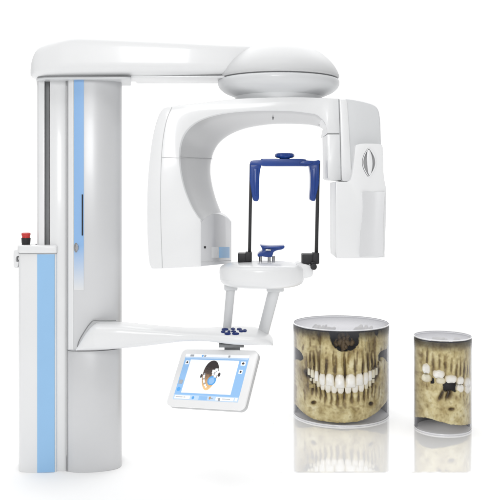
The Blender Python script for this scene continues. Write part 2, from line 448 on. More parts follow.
hub = link('swivel_hub', lathe_bm([(r * S, zat(y, .08)) for r, y in hp], DC, 96), 'pearl', root, ang=50)

# --- C-shaped rotating arm
YF, YB = -.10, .20
outer = curve([(201.5, 266.5, 'c'), (157, 268.6), (151, 266.5), (148.8, 258), (147.3, 228), (147.4, 193), (149.4, 162), (153, 136), (157.4, 119), (161.5, 110.8), (168, 107.0),
               (200, 102.8), (240, 98.6), (290, 97.0), (338.4, 98.4, 'c'), (340, 133.6, 'c'), (327, 133.6, 'c')], 5)
Ain = [(326.6, 128), (324, 121.5), (317.5, 114.8), (308, 112.6), (290, 110.6), (268, 110.2), (244, 110.9), (222, 113.2), (204, 118), (192, 124.6), (184, 133.6), (180, 145), (179, 158),
       (180.6, 174), (184.5, 190), (191, 206), (197, 216), (201.2, 223.4), (201.4, 245), (201.5, 266.5)]
Bin = [(322.6, 129), (319.5, 127.0), (314, 125.6), (306, 124.6), (290, 124.0), (270, 124.5), (248, 128), (233, 133.4), (222, 140.6), (215.4, 149), (211.8, 159), (210.6, 168), (211.2, 178),
       (213.6, 190), (217.2, 202), (222, 214), (226, 221), (230, 227), (230.8, 245), (230.8, 263)]
Ai, Bi = curve(Ain, 4), curve(Bin, 4)
out_pts = outer[:-1] + [(327, 133.6)]
bm = bmesh.new()
fo = [bm.verts.new(at(x, y, YF)) for x, y in out_pts]
fi = [bm.verts.new(at(x, y, YF)) for x, y in Ai[:-1]]
bo = [bm.verts.new((v.co.x, YB, v.co.z)) for v in fo]
bi = [bm.verts.new(at(x, y, YB)) for x, y in Bi[:-1]]
bo[0].co.x = bi[-1].co.x
Fl, Bl = fo + fi, bo + bi
bm.faces.new(Fl); bm.faces.new(Bl[::-1]); n = len(Fl)
for i in range(n): bm.faces.new((Fl[i], Bl[i], Bl[(i + 1) % n], Fl[(i + 1) % n]))
bevel(bm, .006, 3, 42)
ra = link('rotating_arm', bm, 'white', root, ang=32)
# silver-grey lining of the inner side
bm = bmesh.new(); grid = []
for (ax, ay), (bx, by) in zip(Ai[2:-9], Bi[2:-9]):
    a, b = at(ax, ay, YF), at(bx, by, YB)
    row = []
    for k in range(13):
        t = .03 + .95 * k / 12
        p = a.lerp(b, t)
        row.append(p)
    grid.append(row)
nr = len(grid); V = []
for i in range(nr):
    row = []
    for k in range(13):
        du = grid[min(i + 1, nr - 1)][k] - grid[max(i - 1, 0)][k]; dv = grid[i][12] - grid[i][0]
        nn = du.cross(dv).normalized()
        if nn.y > 0: nn = -nn
        t = k / 12
        row.append(bm.verts.new(grid[i][k] + nn * (.0035 - .004 * (0 if 0 < k < 12 else 1)) ))
    V.append(row)
for i in range(nr - 1):
    for k in range(12): bm.faces.new((V[i][k], V[i + 1][k], V[i + 1][k + 1], V[i][k + 1]))
link('inner_lining', bm, 'satin', ra, ang=60)
seam('vertical_seam', [(172, 107), (167, 119), (163.4, 136), (161.4, 158), (160.6, 190), (161, 230), (162.4, 268)], YF - .0002, ra)
seam('horizontal_seam', [(161.6, 157.4), (179, 158)], YF - .0002, ra)
# seam across the lining
pa, pb = at(179, 157.4, YF), at(211.9, 159, YB)
link('lining_seam', tube_bm([pa.lerp(pb, t / 8) + Vector((.003, -.002, 0)) for t in range(9)], .0016, 6), 'softgroove', ra)
c = at(273, 118.6, .0)
link('sensor_dot', lathe_bm([(0, .006), (.004, .004), (Z0_, -.006)], (0, 0), 14), 'groove', ra).location = at(273, 118.4, .028)

# beam port : silver insert at the foot of the arm
cols = []
for k in range(25):
    t = k / 24
    px = 201.2 + (231 - 201.2) * t
    Y = -.106 + .02 * t + .20 * t ** 2.6
    top = 224.4 - 10.6 * math.sin(PI * min(1, .04 + t * .92)) ** 0.75
    cols.append((px, top, 266.2 - 3.0 * t, Y))
bm = bmesh.new()
tp = [bm.verts.new(at(px, y0, Y)) for px, y0, y1, Y in cols]
bt = [bm.verts.new(at(px, y1, Y)) for px, y0, y1, Y in cols]
tb = [bm.verts.new((v.co.x, .19, v.co.z)) for v in tp]
bb = [bm.verts.new((v.co.x, .19, v.co.z)) for v in bt]
for k in range(24):
    bm.faces.new((tp[k], bt[k], bt[k + 1], tp[k + 1])); bm.faces.new((tb[k], tb[k + 1], bb[k + 1], bb[k]))
    bm.faces.new((tp[k], tp[k + 1], tb[k + 1], tb[k])); bm.faces.new((bt[k], bb[k], bb[k + 1], bt[k + 1]))
bm.faces.new((tp[0], tb[0], bb[0], bt[0])); bm.faces.new((tp[-1], bt[-1], bb[-1], tb[-1]))
port = link('beam_port', bm, 'silver', root, ang=50)
def portY(px):
    t = (px - 201.2) / 29.8
    return -.106 + .02 * t + .20 * t ** 2.6
def port_patch(name, x0, x1, y0, y1, m):
    bm = bmesh.new(); A = []
    for k in range(9):
        px = x0 + (x1 - x0) * k / 8; Y = portY(px) - .0012
        A.append((bm.verts.new(at(px, y0, Y)), bm.verts.new(at(px, y1, Y)), bm.verts.new(at(px, y1, Y) + Vector((0, .004, 0))), bm.verts.new(at(px, y0, Y) + Vector((0, .004, 0)))))
    for a, b in zip(A, A[1:]):
        for j in range(4): bm.faces.new((a[j], a[(j + 1) % 4], b[(j + 1) % 4], b[j]))
    bm.faces.new(A[0]); bm.faces.new(A[-1][::-1])
    return link(name, bm, m, port)
port_patch('indicator_window', 204.0, 206.0, 246.2, 248.4, 'black')
port_patch('blue_label', 219, 229.6, 247, 257.8, 'blue')
port_patch('pale_label', 211.5, 218.6, 247, 257.8, 'softgroove').data.materials[0] = M['pearl']
link('port_seam', tube_bm([at(201.2 + 29.6 * k / 12, 262.0 - 1.6 * k / 12, portY(201.2 + 29.6 * k / 12) - .0006) for k in range(13)], .0010, 6), 'softgroove', port)

# --- block at the right end of the arm, detector housing and detector head
blk = [(327.2, 134.2, 'c'), (339.8, 134.2, 'c'), (341, 180.2, 'c'), (331, 179.9), (328.6, 178.4), (327.6, 174)]
prism('end_block', curve(blk, 3, True), YF - .001, .12, 'white', root, .004, 3, 50)
link('end_block_seam', tube_bm([at(327, 133.9, YF - .001), at(340, 133.9, YF - .001)], .0012, 6), 'groove', ra)
hs = curve([(339.2, 98.6, 'c'), (347, 98.5), (357, 100), (366, 102), (374.6, 105.2), (379, 111.5), (380.6, 125), (381.2, 150), (381.4, 176, 'c'), (374, 181), (350, 181.6), (343, 181.2), (341.4, 179, 'c')], 4, True)
hsg = prism('detector_housing', hs, -.135, .13, 'pearl', root, .010, 4, 42)
lf = curve([(339.6, 99.2, 'c'), (345.6, 98.9, 'c'), (347.4, 104), (349.2, 130), (350.8, 160), (352.0, 180.6, 'c'), (346, 181.3), (343, 180.9), (341.7, 178.6, 'c'), (340.8, 140)], 4, True)
prism('housing_side_panel', lf, -.139, -.1, 'white', hsg, .003, 3, 60)
seam('housing_seam', [(338.8, 99), (339.4, 115), (340.4, 140), (341.2, 180)], -.133, root, .0012, 'groove')
hd_ = curve([(355.6, 146.4), (358.5, 144.3), (366, 143.6), (379.5, 144.2), (382.4, 146.2), (383, 153), (383.5, 172), (384.6, 181), (386.2, 191), (385.9, 215), (384.6, 253), (382.4, 257.4), (360, 258.2), (339.5, 258.2), (336.4, 255.6), (336.0, 235),
             (335.9, 187), (336.6, 182.4), (340, 181.6), (347, 181.6), (350.4, 180), (352.6, 172), (354.6, 156)], 3, True)
YH0 = -.19
head = prism('detector_head', hd_, YH0, .05, 'white', root, .009, 4, 45)
lens = [(369.2 + 7.2 * math.sin(PI * k / 20) ** .9, 147.4 + 29.6 * k / 20) for k in range(21)] + [(369.2 - 6.2 * math.sin(PI * k / 20) ** .9, 177 - 29.6 * k / 20) for k in range(1, 20)]
bool_cut(head, link('cutter', prism_bm(lens, YH0 - .03, YH0 + .028), 'white'))
for p in head.data.polygons: p.use_smooth = True
head.data.set_sharp_from_angle(angle=math.radians(32))
# rim, dark floor and fin of the grip
bmr = tube_bm([at(x, y, YH0 - .0008) for x, y in lens] + [at(*lens[0], YH0 - .0008)], .0016, 8)
link('grip_rim', bmr, 'white', head)
prism('grip_recess', [(369.2 + (x - 369.2) * .97, 162.2 + (y - 162.2) * .98) for x, y in lens], YH0 + .024, YH0 + .027, 'satin', head)
fin = [(367.4, 151), (369.6, 150), (371.6, 155), (372.6, 162), (372.2, 169), (370.4, 175), (368.6, 174), (367.6, 168), (367.0, 160)]
prism('grip_fin', curve(fin, 4, True), YH0 - .001, YH0 + .026, 'white', head, .004, 3)
# concave silver panel
bm = bmesh.new(); G = []
for j in range(25):
    v = j / 24; y = 191.8 + (256.2 - 191.8) * v
    xl = 362.4 + 1.4 * math.sin(PI * min(1, v * 1.6)) - 2.8 * v; xr = 385.0 - .9 * math.sin(PI * v) - 1.8 * v
    row = []
    for i in range(17):
        u = i / 16
        row.append(bm.verts.new(at(xl + (xr - xl) * u, y, YH0 - .010 + .0085 * math.sin(PI * u))))
    G.append(row)
for j in range(24):
    for i in range(16): bm.faces.new((G[j][i], G[j][i + 1], G[j + 1][i + 1], G[j + 1][i]))
res = bmesh.ops.extrude_face_region(bm, geom=bm.faces[:])
for v in res['geom']:
    if isinstance(v, bmesh.types.BMVert): v.co.y = YH0 + .012
link('silver_panel', bm, 'panel', head, ang=40)

# --- lower arm (touch-pad console)
rows = []
for px, yt, yb, yc, hd in ((76.6, 347, 350.6, -.008, .034), (80, 341, 350.8, -.012, .042), (86, 331, 350.9, -.02, .052), (92, 323.8, 350.8, -.026, .060), (98, 321.6, 350.6, -.03, .064), (116, 321.5, 350.0, -.03, .068), (140, 323.6, 347.8, -.03, .066),
                           (165, 326.0, 344.6, -.03, .064), (185, 327.4, 342.4, -.03, .066), (205, 327.6, 342.2, -.03, .082), (222, 326.8, 344.4, -.03, .104), (238, 326.2, 346.2, -.03, .118),
                           (252, 326.8, 346.6, -.03, .118), (260, 328.6, 346.6, -.03, .112), (266, 331.6, 346.4, -.03, .100), (270.6, 334.8, 346.2, -.03, .088), (272.8, 338.0, 345.8, -.03, .07)):
    rows.append((xat(px, yc - hd * .5), zat(yt, yc + hd * .45), zat(yb, yc - hd * .75), yc, hd, 2.8 if px > 180 else 3.4))
from mathutils.bvhtree import BVHTree
lbm = loft_bm(resample_secs(rows, 6), 64); bmesh.ops.recalc_face_normals(lbm, faces=lbm.faces)
lower_tree = BVHTree.FromBMesh(lbm)
lower = link('lower_arm', lbm, 'white', root)
def on_lower(px, py):
    o_ = Vector((0, -D0, HC)); d_ = (at(px, py, 0) - o_).normalized()
    h_ = lower_tree.ray_cast(o_, d_)
    return h_[0] if h_[0] else at(px, py, 0)
seam('bracket_seam', [(67.6, 350.6), (72, 350.9), (77, 350.6, 'c'), (78.5, 342), (84, 332), (90.5, 323), (96, 320.4), (116, 320.3)], -.018, carriage, .0016, 'groove')
ztop = zat(326.4, -.03 + .118 * .45)
def pad(pts, parent):
    bm = bmesh.new()
    a = [bm.verts.new(on_lower(x, y) + Vector((0, -.0005, .0035))) for x, y in pts]
    b = [bm.verts.new(v.co + Vector((0, 0, -.010))) for v in a]
    bm.faces.new(a); bm.faces.new(b[::-1])
    for i in range(len(a)): bm.faces.new((a[i], b[i], b[(i + 1) % len(a)], a[(i + 1) % len(a)]))
    bevel(bm, .0012, 2, 40)
    return link('touch_button', bm, 'padnavy', parent)
def oval(cx, cy, rx, ry, a0=0, a1=2 * PI, n=18): return [(cx + rx * math.cos(a0 + (a1 - a0) * k / n), cy + ry * math.sin(a0 + (a1 - a0) * k / n)) for k in range(n + (0 if abs(a1 - a0 - 2 * PI) < 1e-6 else 1))]
for cx, cy, rx, ry in ((225.0, 329.6, 3.4, 1.0), (223.2, 332.0, 2.2, 1.0), (227.6, 334.0, 3.2, 1.05), (229.0, 331.8, 1.5, .8),
                       (233.0, 329.2, 2.3, 1.2), (233.6, 331.7, 2.6, 1.0), (235.6, 334.0, 3.6, 1.0),
                       (239.3, 329.4, 2.5, .95), (241.4, 331.3, 2.4, .95), (244.8, 330.9, 2.0, 1.15)):
    pad(oval(cx, cy, rx, ry, n=4 if 231 < cx < 237 and cy < 333 else 14), lower)

# --- support posts carrying the patient table
for (x0, y0, x1, y1, r0, r1, Y0, Y1) in ((231.0, 286, 226.4, 335, .0182, .0165, .0, -.01), (275.0, 287, 262.0, 337, .0235, .0220, -.02, .0)):
    a, b = at(x0, y0, Y0), at(x1, y1, Y1)
    sp = link('support_post', tube_bm([a, b], [r0, r1], 28), 'pearl', root)
    sp['label'] = 'thicker slanted grey post' if x0 > 250 else 'thinner upright grey post'
    link('post_collar', box_bm(a.x - r0 * 1.45, a.x + r0 * 1.45, Y0 - r0 * 1.5, Y0 + r0 * 1.5, a.z - .016, a.z + .02, .006), 'pearl', sp)

# --- patient table
TC = (xat(262, -.02), -.02); S2 = (D0 - .02) / F
tp_ = curve([(0, 261.4), (18, 261.6), (30, 262.6), (38, 264.4), (41.6, 267), (42.6, 270.2), (42.4, 276), (41.6, 280.2), (39.4, 283.4), (34, 285.6), (24, 286.6), (0, 286.8)], 4)
table = link('patient_table', lathe_bm([(r * S2, zat(y, -.02)) for r, y in tp_], TC, 80, 1.0, .78), 'white', root, ang=60)
tab = curve([(296, 264.2), (304, 264.0), (311.4, 266.2), (313.2, 269), (312.8, 275), (309.6, 277.4), (304, 278.6), (296, 280)], 4, True)
prism('clamp_ledge', tab, -.06, .03, 'white', table, .006, 3, 50)
seam('table_seam', [(220.6, 283.2 - 4), (236, 281.6), (262, 284.4), (284, 284.6), (297, 281.4)], -.118, table, .0001)
# chin rest
cr = curve([(260.2, 245.4, 'c'), (270, 246.4), (284.6, 245.9, 'c'), (284.2, 248), (281.4, 249.6), (277.6, 250.2), (273.8, 252), (272.6, 255.2), (271, 257.2), (264.5, 256.8), (261.6, 256.4), (258.4, 256.8), (257.6, 255), (259.8, 252.6), (262.2, 251.2), (262.2, 249)], 4, True)
chin = prism('chin_rest', cr, -.045, .03, 'navy', root, .004, 3, 50)
for k, (px, Y) in enumerate(((260.6, -.02), (269.2, -.03), (273.5, .015))):
    a = at(px, 256, Y); b = at(px, 262.6, Y)
    link('pin', tube_bm([a, b], .0062, 16), 'steel', chin)
link('bite_shelf', box_bm(at(263, 0, -.05).x, at(281, 0, -.05).x, -.056, -.038, at(0, 248.6, -.05).z, at(0, 246.8, -.05).z, .003), 'navy', chin)
link('bite_plate', box_bm(at(265.4, 0, -.06).x, at(271, 0, -.06).x, -.062, -.04, at(0, 251.0, -.06).z, at(0, 249.2, -.06).z, .002), 'steel', chin)

# --- clamps, rods and temple supports
for x0, x1, y0, y1, lab in ((237.8, 251.4, 253.8, 262.4, 0), (302.4, 318.8, 254.4, 264.4, 1)):
    cl = pbox('rod_clamp', x0, x1, y0, y1, -.05, .03, 'black', root, .004)
    xm = x1 - 4 if lab == 0 else x0 + 11
    link('clamp_block', box_bm(at(x1 - 6, 0, -.054).x, at(x1 + .5, 0, -.054).x, -.054, .0, at(0, y1 - .6, -.054).z, at(0, y0 - 1.4, -.054).z, .003), 'black', cl)
    if lab:
        kb = link('clamp_knob', lathe_bm([(0, .016), (.012, .014), (.013, 0), (.010, -.02), (0, -.02)], (0, 0), 20), 'black', cl)
        kb.rotation_euler = (PI / 2, 0, 0); kb.location = at(313.6, 266.6, -.062)
        kk = link('clamp_foot', box_bm(at(311, 0, -.06).x, at(315.6, 0, -.06).x, -.06, -.01, at(0, 268, -.06).z, at(0, 262, -.06).z, .003), 'black', cl)
def bar_bm(p, q, w, d, bv=.0012):
    bm = bmesh.new(); p, q = Vector(p), Vector(q)
    vs = [bm.verts.new(c_ + Vector((sx * w, sy * d, 0))) for c_ in (p, q) for sx, sy in ((-1, -1), (1, -1), (1, 1), (-1, 1))]
    bm.faces.new(vs[:4]); bm.faces.new(vs[4:][::-1])
    for i in range(4): bm.faces.new((vs[i], vs[(i + 1) % 4], vs[4 + (i + 1) % 4], vs[4 + i]))
    bevel(bm, bv, 2); return bm
link('support_rod', bar_bm(at(249.4, 258, -.02), at(251.2, 164, -.02), .0062, .007), 'black', root)
link('support_rod', bar_bm(at(316.2, 258, -.02), at(318.4, 160.6, -.02), .0066, .007), 'black', root)
br = curve([(250.4, 161.8), (253, 160.4), (262, 160.0), (263.6, 158.8), (302, 159.0), (306, 160.2), (314, 160.8), (319.2, 160.2), (319.4, 164.2), (312, 165.4), (306, 166.2), (301, 166.0), (266, 166.0), (262, 165.4), (253, 165.2), (250.2, 164.4)], 3, True)
bar = prism('temple_bar', br, -.04, .015, 'navy', root, .003, 3, 50)
pts = curve([(302, 161.2), (309, 160.6), (313.5, 162.2), (309, 164.2), (300, 164.0)], 4, True)
prism('bar_slider', pts, -.047, -.03, 'navy', bar, .003, 2)
kc = at(284.6, 0, -.015); ks = (D0 - .015) / F
kp = [(0, 153.0), (6, 153.1), (8.4, 153.6), (9.4, 154.8), (9.4, 156.4), (8.2, 157.6), (5.4, 158.2), (4.6, 159.2), (0, 159.2)]
bmk = lathe_bm([(r * ks, zat(y, -.015)) for r, y in kp], (kc.x, -.015), 48)
for v in bmk.verts:                                       # fluted grip
    d = Vector((v.co.x - kc.x, v.co.y + .015)); 
    if d.length > .028:
        a = math.atan2(d.y, d.x); f = 1 + .035 * math.cos(12 * a)
        v.co.x = kc.x + d.x * f; v.co.y = -.015 + d.y * f
link('height_knob', bmk, 'navy', bar)
lp = curve([(250.0, 163, 'c'), (262.0, 163.6, 'c'), (260.2, 170), (259.4, 178), (259.0, 190), (258.9, 198.6), (257.2, 201.2), (254, 200.8), (252.4, 198), (251.2, 190), (249.8, 180)], 4, True)
rp = curve([(308.6, 163.6, 'c'), (319.4, 162, 'c'), (319.3, 178), (318.4, 187), (316.4, 195), (315.4, 200), (313.6, 201), (311, 200.2), (310.0, 197.6), (310.6, 188), (310.8, 177), (310.0, 169)], 4, True)
for nm, p in (('temple_pad', lp), ('temple_pad', rp)):
    q = prism(nm, p, -.038, .03, 'navy', root, .004, 3, 50)
    q.parent = bar
    cx = sum(a for a, b in p) / len(p)
    mid = [(cx + (a - cx) * .35, 181 + (b - 181) * .72) for a, b in p]
    prism('pad_rib', mid, -.041, -.03, 'navy', q, .002, 2)

# --- tablet
Yt = .03
TL, TR, BL = at(182.6, 348.6, Yt), at(258.8, 350.2, Yt - .165), at(165.2, 405.6, Yt - .115)
u = (TR - TL); W = u.length; u.normalize()
lo_, hi_ = 0.0, .4                                     # depth of the lower corner that makes the corner square
for _ in range(40):
    m_ = (lo_ + hi_) / 2
    if (at(165.2, 405.4, Yt - m_) - TL).dot(u) > 0: hi_ = m_
    else: lo_ = m_
BL = at(165.2, 405.4, Yt - m_); print('tablet lean', m_)
v = (BL - TL); v -= u * v.dot(u); Hh = v.length; v.normalize()
nrm = u.cross(v).normalized()
if nrm.y > 0: nrm = -nrm
def tp3(a, b, h=0.0): return TL + u * (a * W) + v * (b * Hh) + nrm * h
def rrect(x0, x1, y0, y1, r, n=6, asp=None):
    ra_, rb_ = r / W, r / Hh; o = []
    for cx, cy, a0 in ((x1 - ra_, y0 + rb_, -PI / 2), (x1 - ra_, y1 - rb_, 0), (x0 + ra_, y1 - rb_, PI / 2), (x0 + ra_, y0 + rb_, PI)):
        for k in range(n + 1):
            a = a0 + PI / 2 * k / n
            o.append((cx + ra_ * math.cos(a), cy + rb_ * math.sin(a)))
    return o
def slab(name, pts, h0, h1, m, parent, bev=0.0, seg=3):
    bm = bmesh.new()
    a = [bm.verts.new(tp3(x, y, h1)) for x, y in pts]; b = [bm.verts.new(tp3(x, y, h0)) for x, y in pts]
    bm.faces.new(a); bm.faces.new(b[::-1]); n = len(a)
    for i in range(n): bm.faces.new((a[i], b[i], b[(i + 1) % n], a[(i + 1) % n]))
    bevel(bm, bev, seg, 50)
    return link(name, bm, m, parent)
tablet = slab('tablet', rrect(0, 1, 0, 1, .024), -.012, 0, 'bright', root, .004)
slab('tablet_back', rrect(.004, .997, .004, .997, .023), -.030, -.0118, 'satin', tablet, .005)
sx0, sx1, sy0, sy1 = .075, .905, .095, .885
scr = [slab('screen', rrect(sx0, sx1, sy0, sy1, .002, 2), -.004, .0006, 'scr_blue', tablet)]
def sc_pt(a, b): return (sx0 + (sx1 - sx0) * a, sy0 + (sy1 - sy0) * b)
def on_screen(name, pts, h, m): return slab(name, [sc_pt(a, b) for a, b in pts], .0004, h, m, tablet)
def rect(a0, a1, b0, b1): return [(a0, b0), (a1, b0), (a1, b1), (a0, b1)]
on_screen('title_bar', rect(.0, 1, .0, .065), .0010, 'scr_white')
on_screen('menu_row', rect(.01, .99, .068, .098), .0010, 'scr_pale')
on_screen('viewing_area', rect(.10, .865, .125, .855), .0010, 'scr_white')
on_screen('task_bar', rect(0, 1, .90, 1), .0010, 'scr_pale')
on_screen('task_field', rect(.02, .26, .915, .985), .0013, 'scr_white')
on_screen('task_tab', rect(.40, .53, .91, .99), .0013, 'scr_blue')
on_screen('task_field', rect(.66, .93, .915, .985), .0013, 'scr_white')
for k, (a, b, m, w) in enumerate(((.03, .15, 'scr_white', .055), (.015, .58, 'scr_grey', .06), (.015, .74, 'scr_mid', .06), (.90, .14, 'scr_white', .07), (.90, .32, 'scr_white', .055), (.29, .92, 'scr_mid', .04), (.555, .91, 'scr_tan', .03), (.70, .93, 'scr_grey', .03), (.95, .915, 'scr_white', .035), (.075, .012, 'scr_grey', .06), (.26, .015, 'scr_mid', .03), (.30, .015, 'scr_grey', .03), (.68, .015, 'scr_grey', .03))):
    hh = .045 if b < .05 else .065 if b > .9 else .085
    ic = on_screen('screen_icon', oval(a + w / 2, b + hh / 2, w / 2, hh / 2, n=14) if m in ('scr_mid', 'scr_tan') else rect(a, a + w, b, b + hh), .0014, m)
    if m == 'scr_white' and b < .5: on_screen('icon_mark', oval(a + w / 2, b + hh / 2, w * .28, hh * .3, n=10), .0018, 'scr_dark')
# the jaw picture shown on the screen : scan slice seen from below
cxp, cyp = .47, .46
def scan_material():
    m, nt, b = new_mat('scan_slice_picture'); b.inputs['Roughness'].default_value = .25
    tc = nt.nodes.new('ShaderNodeTexCoord'); sp = nt.nodes.new('ShaderNodeSeparateXYZ'); nt.links.new(tc.outputs['Generated'], sp.inputs[0])
    n = nt.nodes.new('ShaderNodeTexNoise'); n.inputs['Scale'].default_value = 120; nt.links.new(tc.outputs['Object'], n.inputs['Vector'])
    a = nt.nodes.new('ShaderNodeMath'); a.operation = 'MULTIPLY_ADD'; a.inputs[1].default_value = .22; nt.links.new(n.outputs['Fac'], a.inputs[0]); nt.links.new(sp.outputs['Z'], a.inputs[2])
    r = nt.nodes.new('ShaderNodeValToRGB'); e = r.color_ramp.elements
    e[0].position = .16; e[0].color = (.85, .56, .27, 1); e[1].position = .86; e[1].color = (.03, .022, .022, 1)
    k = e.new(.45); k.color = (.48, .28, .14, 1); k = e.new(.66); k.color = (.10, .07, .06, 1)
    nt.links.new(a.outputs[0], r.inputs['Fac']); nt.links.new(r.outputs['Color'], b.inputs['Base Color'])
    nt.links.new(r.outputs['Color'], b.inputs['Emission Color']); b.inputs['Emission Strength'].default_value = .2
    return m
M['scan'] = scan_material()
cxp, cyp = .475, .46
on_screen('scan_picture', [(cxp + .132 * math.sin(a) * (1 - .24 * (1 - math.cos(a)) / 2), cyp - .325 * math.cos(a)) for a in [2 * PI * k / 40 for k in range(40)]], .0014, 'scan')
on_screen('scan_ear', oval(cxp + .138, cyp - .02, .020, .045), .0012, 'scr_dark')
on_screen('scan_ear', oval(cxp - .132, cyp + .02, .016, .045), .0012, 'scr_dark')
for k in range(9):                                     # row of teeth on the left of the slice
    t = k / 8
    on_screen('scan_tooth', oval(cxp - .088 + .075 * t ** 2.2, cyp - .02 + .27 * t, .016, .020, n=8), .0020, 'scr_white' if k % 3 else 'scr_grey')
on_screen('scan_highlight', oval(cxp + .050, cyp + .115, .064, .10, n=24), .0020, 'scr_mid')
on_screen('scan_highlight', oval(cxp + .050, cyp + .120, .044, .070, n=24), .0023, 'scr_blue')
for a0, b0, w_, h_ in ((.02, -.12, .040, .07), (.062, -.15, .044, .075), (.075, -.07, .042, .06), (.030, -.045, .040, .05), (.066, -.005, .040, .05), (.098, -.10, .022, .07)):
    on_screen('scan_tooth', rect(cxp + a0, cxp + a0 + w_, cyp + b0, cyp + b0 + h_), .0024, 'scr_white')
on_screen('scan_grey_spot', oval(cxp + .062, cyp - .03, .010, .012, n=8), .0027, 'scr_grey')  # grey spots on the white blocks of the slice
on_screen('scan_grey_spot', oval(cxp + .092, cyp - .085, .008, .012, n=8), .0027, 'scr_grey')
for k, (a, w_) in enumerate(((.035, .11), (.16, .03), (.565, .05), (.69, .04), (.76, .12))):   # small grey lines of screen writing
    on_screen('text_line', rect(a, a + w_, .942, .956), .0016, 'scr_grey')
# bracket that holds the tablet under the lower arm
mt = (TL + TR) / 2
link('tablet_bracket', box_bm(xat(224, mt.y), xat(240, mt.y), mt.y + .045, mt.y + .075, mt.z - .06, zat(344.5, mt.y), .003), 'groove', tablet)
link('bracket_plate', box_bm(xat(219, -.05), xat(244, -.05), -.08, .02, zat(347.6, -.08), zat(344.4, -.08), .002), 'groove', tablet)

# ------------------------------------------------------------------ the two clear cylinders with jaw models
def superquad_tooth(w, h, d, kind, m, name='tooth', parent=None, seed=0):
    """crown shaped like a shield: kind 'upper' is widest near the biting edge, 'lower' the other way up, 'molar' has cusps"""
    bm = bmesh.new(); nu, nv = 22, 20; rings = []
    for j in range(nv + 1):
        t = j / nv                                   # 0 root end .. 1 biting edge
        arch = max(.0, 1 - (1 - min(1, t / .46)) ** 2.0) ** .60      # rounded gum line
        if kind == 'canine': ww = arch * (.86 + .14 * t) * (1 if t < .66 else 1 - .62 * ((t - .66) / .34) ** 1.7)
        elif kind == 'molar': ww = arch * (.92 + .08 * math.sin(PI * t)) * (1 - max(0, (t - .72) / .28) ** 2.4 * .38)
        else: ww = arch * (.74 + .26 * t ** .8) * (1 - max(0, (t - .84) / .16) ** 2.5 * .20)
        ww = max(ww, .10)
        dd = max(.12, arch * (1.0 - .5 * t if kind != 'molar' else 1.0) * (1 - max(0, (t - .72) / .28) ** 2 * .55))
        ring = []
        for i in range(nu):
            a = 2 * PI * i / nu; c_, s_ = math.cos(a), math.sin(a)
            x = .5 * w * ww * math.copysign(abs(c_) ** .82, c_)
            y = .5 * d * dd * math.copysign(abs(s_) ** .9, s_)
            z = -h * t
            if kind == 'molar': z += h * max(0, t - .55) / .45 * (.07 * math.cos(2 * PI * x / (w * .5)) + .05 * math.cos(2 * PI * y / (d * .6)) + .05)
            ring.append(bm.verts.new((x, y, z)))
        rings.append(ring)
    for A, B in zip(rings, rings[1:]):
        for i in range(nu): bm.faces.new((A[i], B[i], B[(i + 1) % nu], A[(i + 1) % nu]))
    bm.faces.new(rings[0]); bm.faces.new(rings[-1][::-1])
    o = link(name, bm, m, parent, ang=70)
    return o

def sstep(a, b, x):
    t = max(0.0, min(1.0, (x - a) / (b - a))); return t * t * (3 - 2 * t)
def gs(x, c, w): return math.exp(-((x - c) / w) ** 2)

def poly_in(x, y, P):
    r = False; n = len(P); j = n - 1
    for i in range(n):
        xi, yi = P[i]; xj, yj = P[j]
        if (yi > y) != (yj > y) and x < (xj - xi) * (y - yi) / (yj - yi) + xi: r = not r
        j = i
    return r

def jaw_sheet(name, R, H, inside, relief, stain_shade, parent, loc, nx=150, nz=150, thick=.012, flat=0.0, cav=210.0):
    """bone wall bowed along the cylinder; (u, w) run 0..1 across and 0..1 down the front of the cylinder"""
    bm = bmesh.new(); lay = bm.loops.layers.float_color.new('stain_shade')
    V = {}; ST = {}
    RL = {}
    def rel(i_, j_):
        k_ = (i_, j_)
        if k_ not in RL: RL[k_] = relief(min(1, max(0, i_ / nx)), min(1, max(0, j_ / nz)))
        return RL[k_]
    def cavity(i_, j_):                                # groove shade painted in: darkens points lower than their neighbours
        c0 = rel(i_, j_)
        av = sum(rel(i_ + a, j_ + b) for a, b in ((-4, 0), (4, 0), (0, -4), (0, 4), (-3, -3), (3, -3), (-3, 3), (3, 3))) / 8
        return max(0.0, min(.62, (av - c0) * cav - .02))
    RB = R * .988
    for j in range(nz + 1):
        for i in range(nx + 1):
            uu = i / nx; ww = j / nz
            if not inside(uu, ww): continue
            x = (uu * 2 - 1) * RB * .9985
            y0 = -math.sqrt(max(0, RB * RB - x * x))
            dpt = rel(i, j)
            y = y0 * (1 - flat) + (.012 - dpt) + .04 * R * flat
            rr = math.hypot(x, y)
            if rr > R * .992: x *= R * .992 / rr; y *= R * .992 / rr
            vv = bm.verts.new((x, y, H * (1 - ww)))
            st_ = stain_shade(uu, ww); q_ = 1 - cavity(i, j)
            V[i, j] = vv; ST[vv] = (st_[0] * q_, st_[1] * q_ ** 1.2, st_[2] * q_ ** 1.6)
    for j in range(nz):
        for i in range(nx):
            q = [V.get(k) for k in ((i, j), (i, j + 1), (i + 1, j + 1), (i + 1, j))]
            if None in q: continue
            f = bm.faces.new(q)
            for l in f.loops:
                l[lay] = (*ST[l.vert], 1)
    loose = [v_ for v_ in bm.verts if not v_.link_faces]
    bmesh.ops.delete(bm, geom=loose, context='VERTS')
    o = link(name, bm, 'bone', parent, ang=180)
    if o.data.polygons and sum(p.normal.y for p in o.data.polygons) > 0: o.data.flip_normals()
    md = o.modifiers.new('thickness', 'SOLIDIFY'); md.thickness = thick; md.offset = -1
    return o

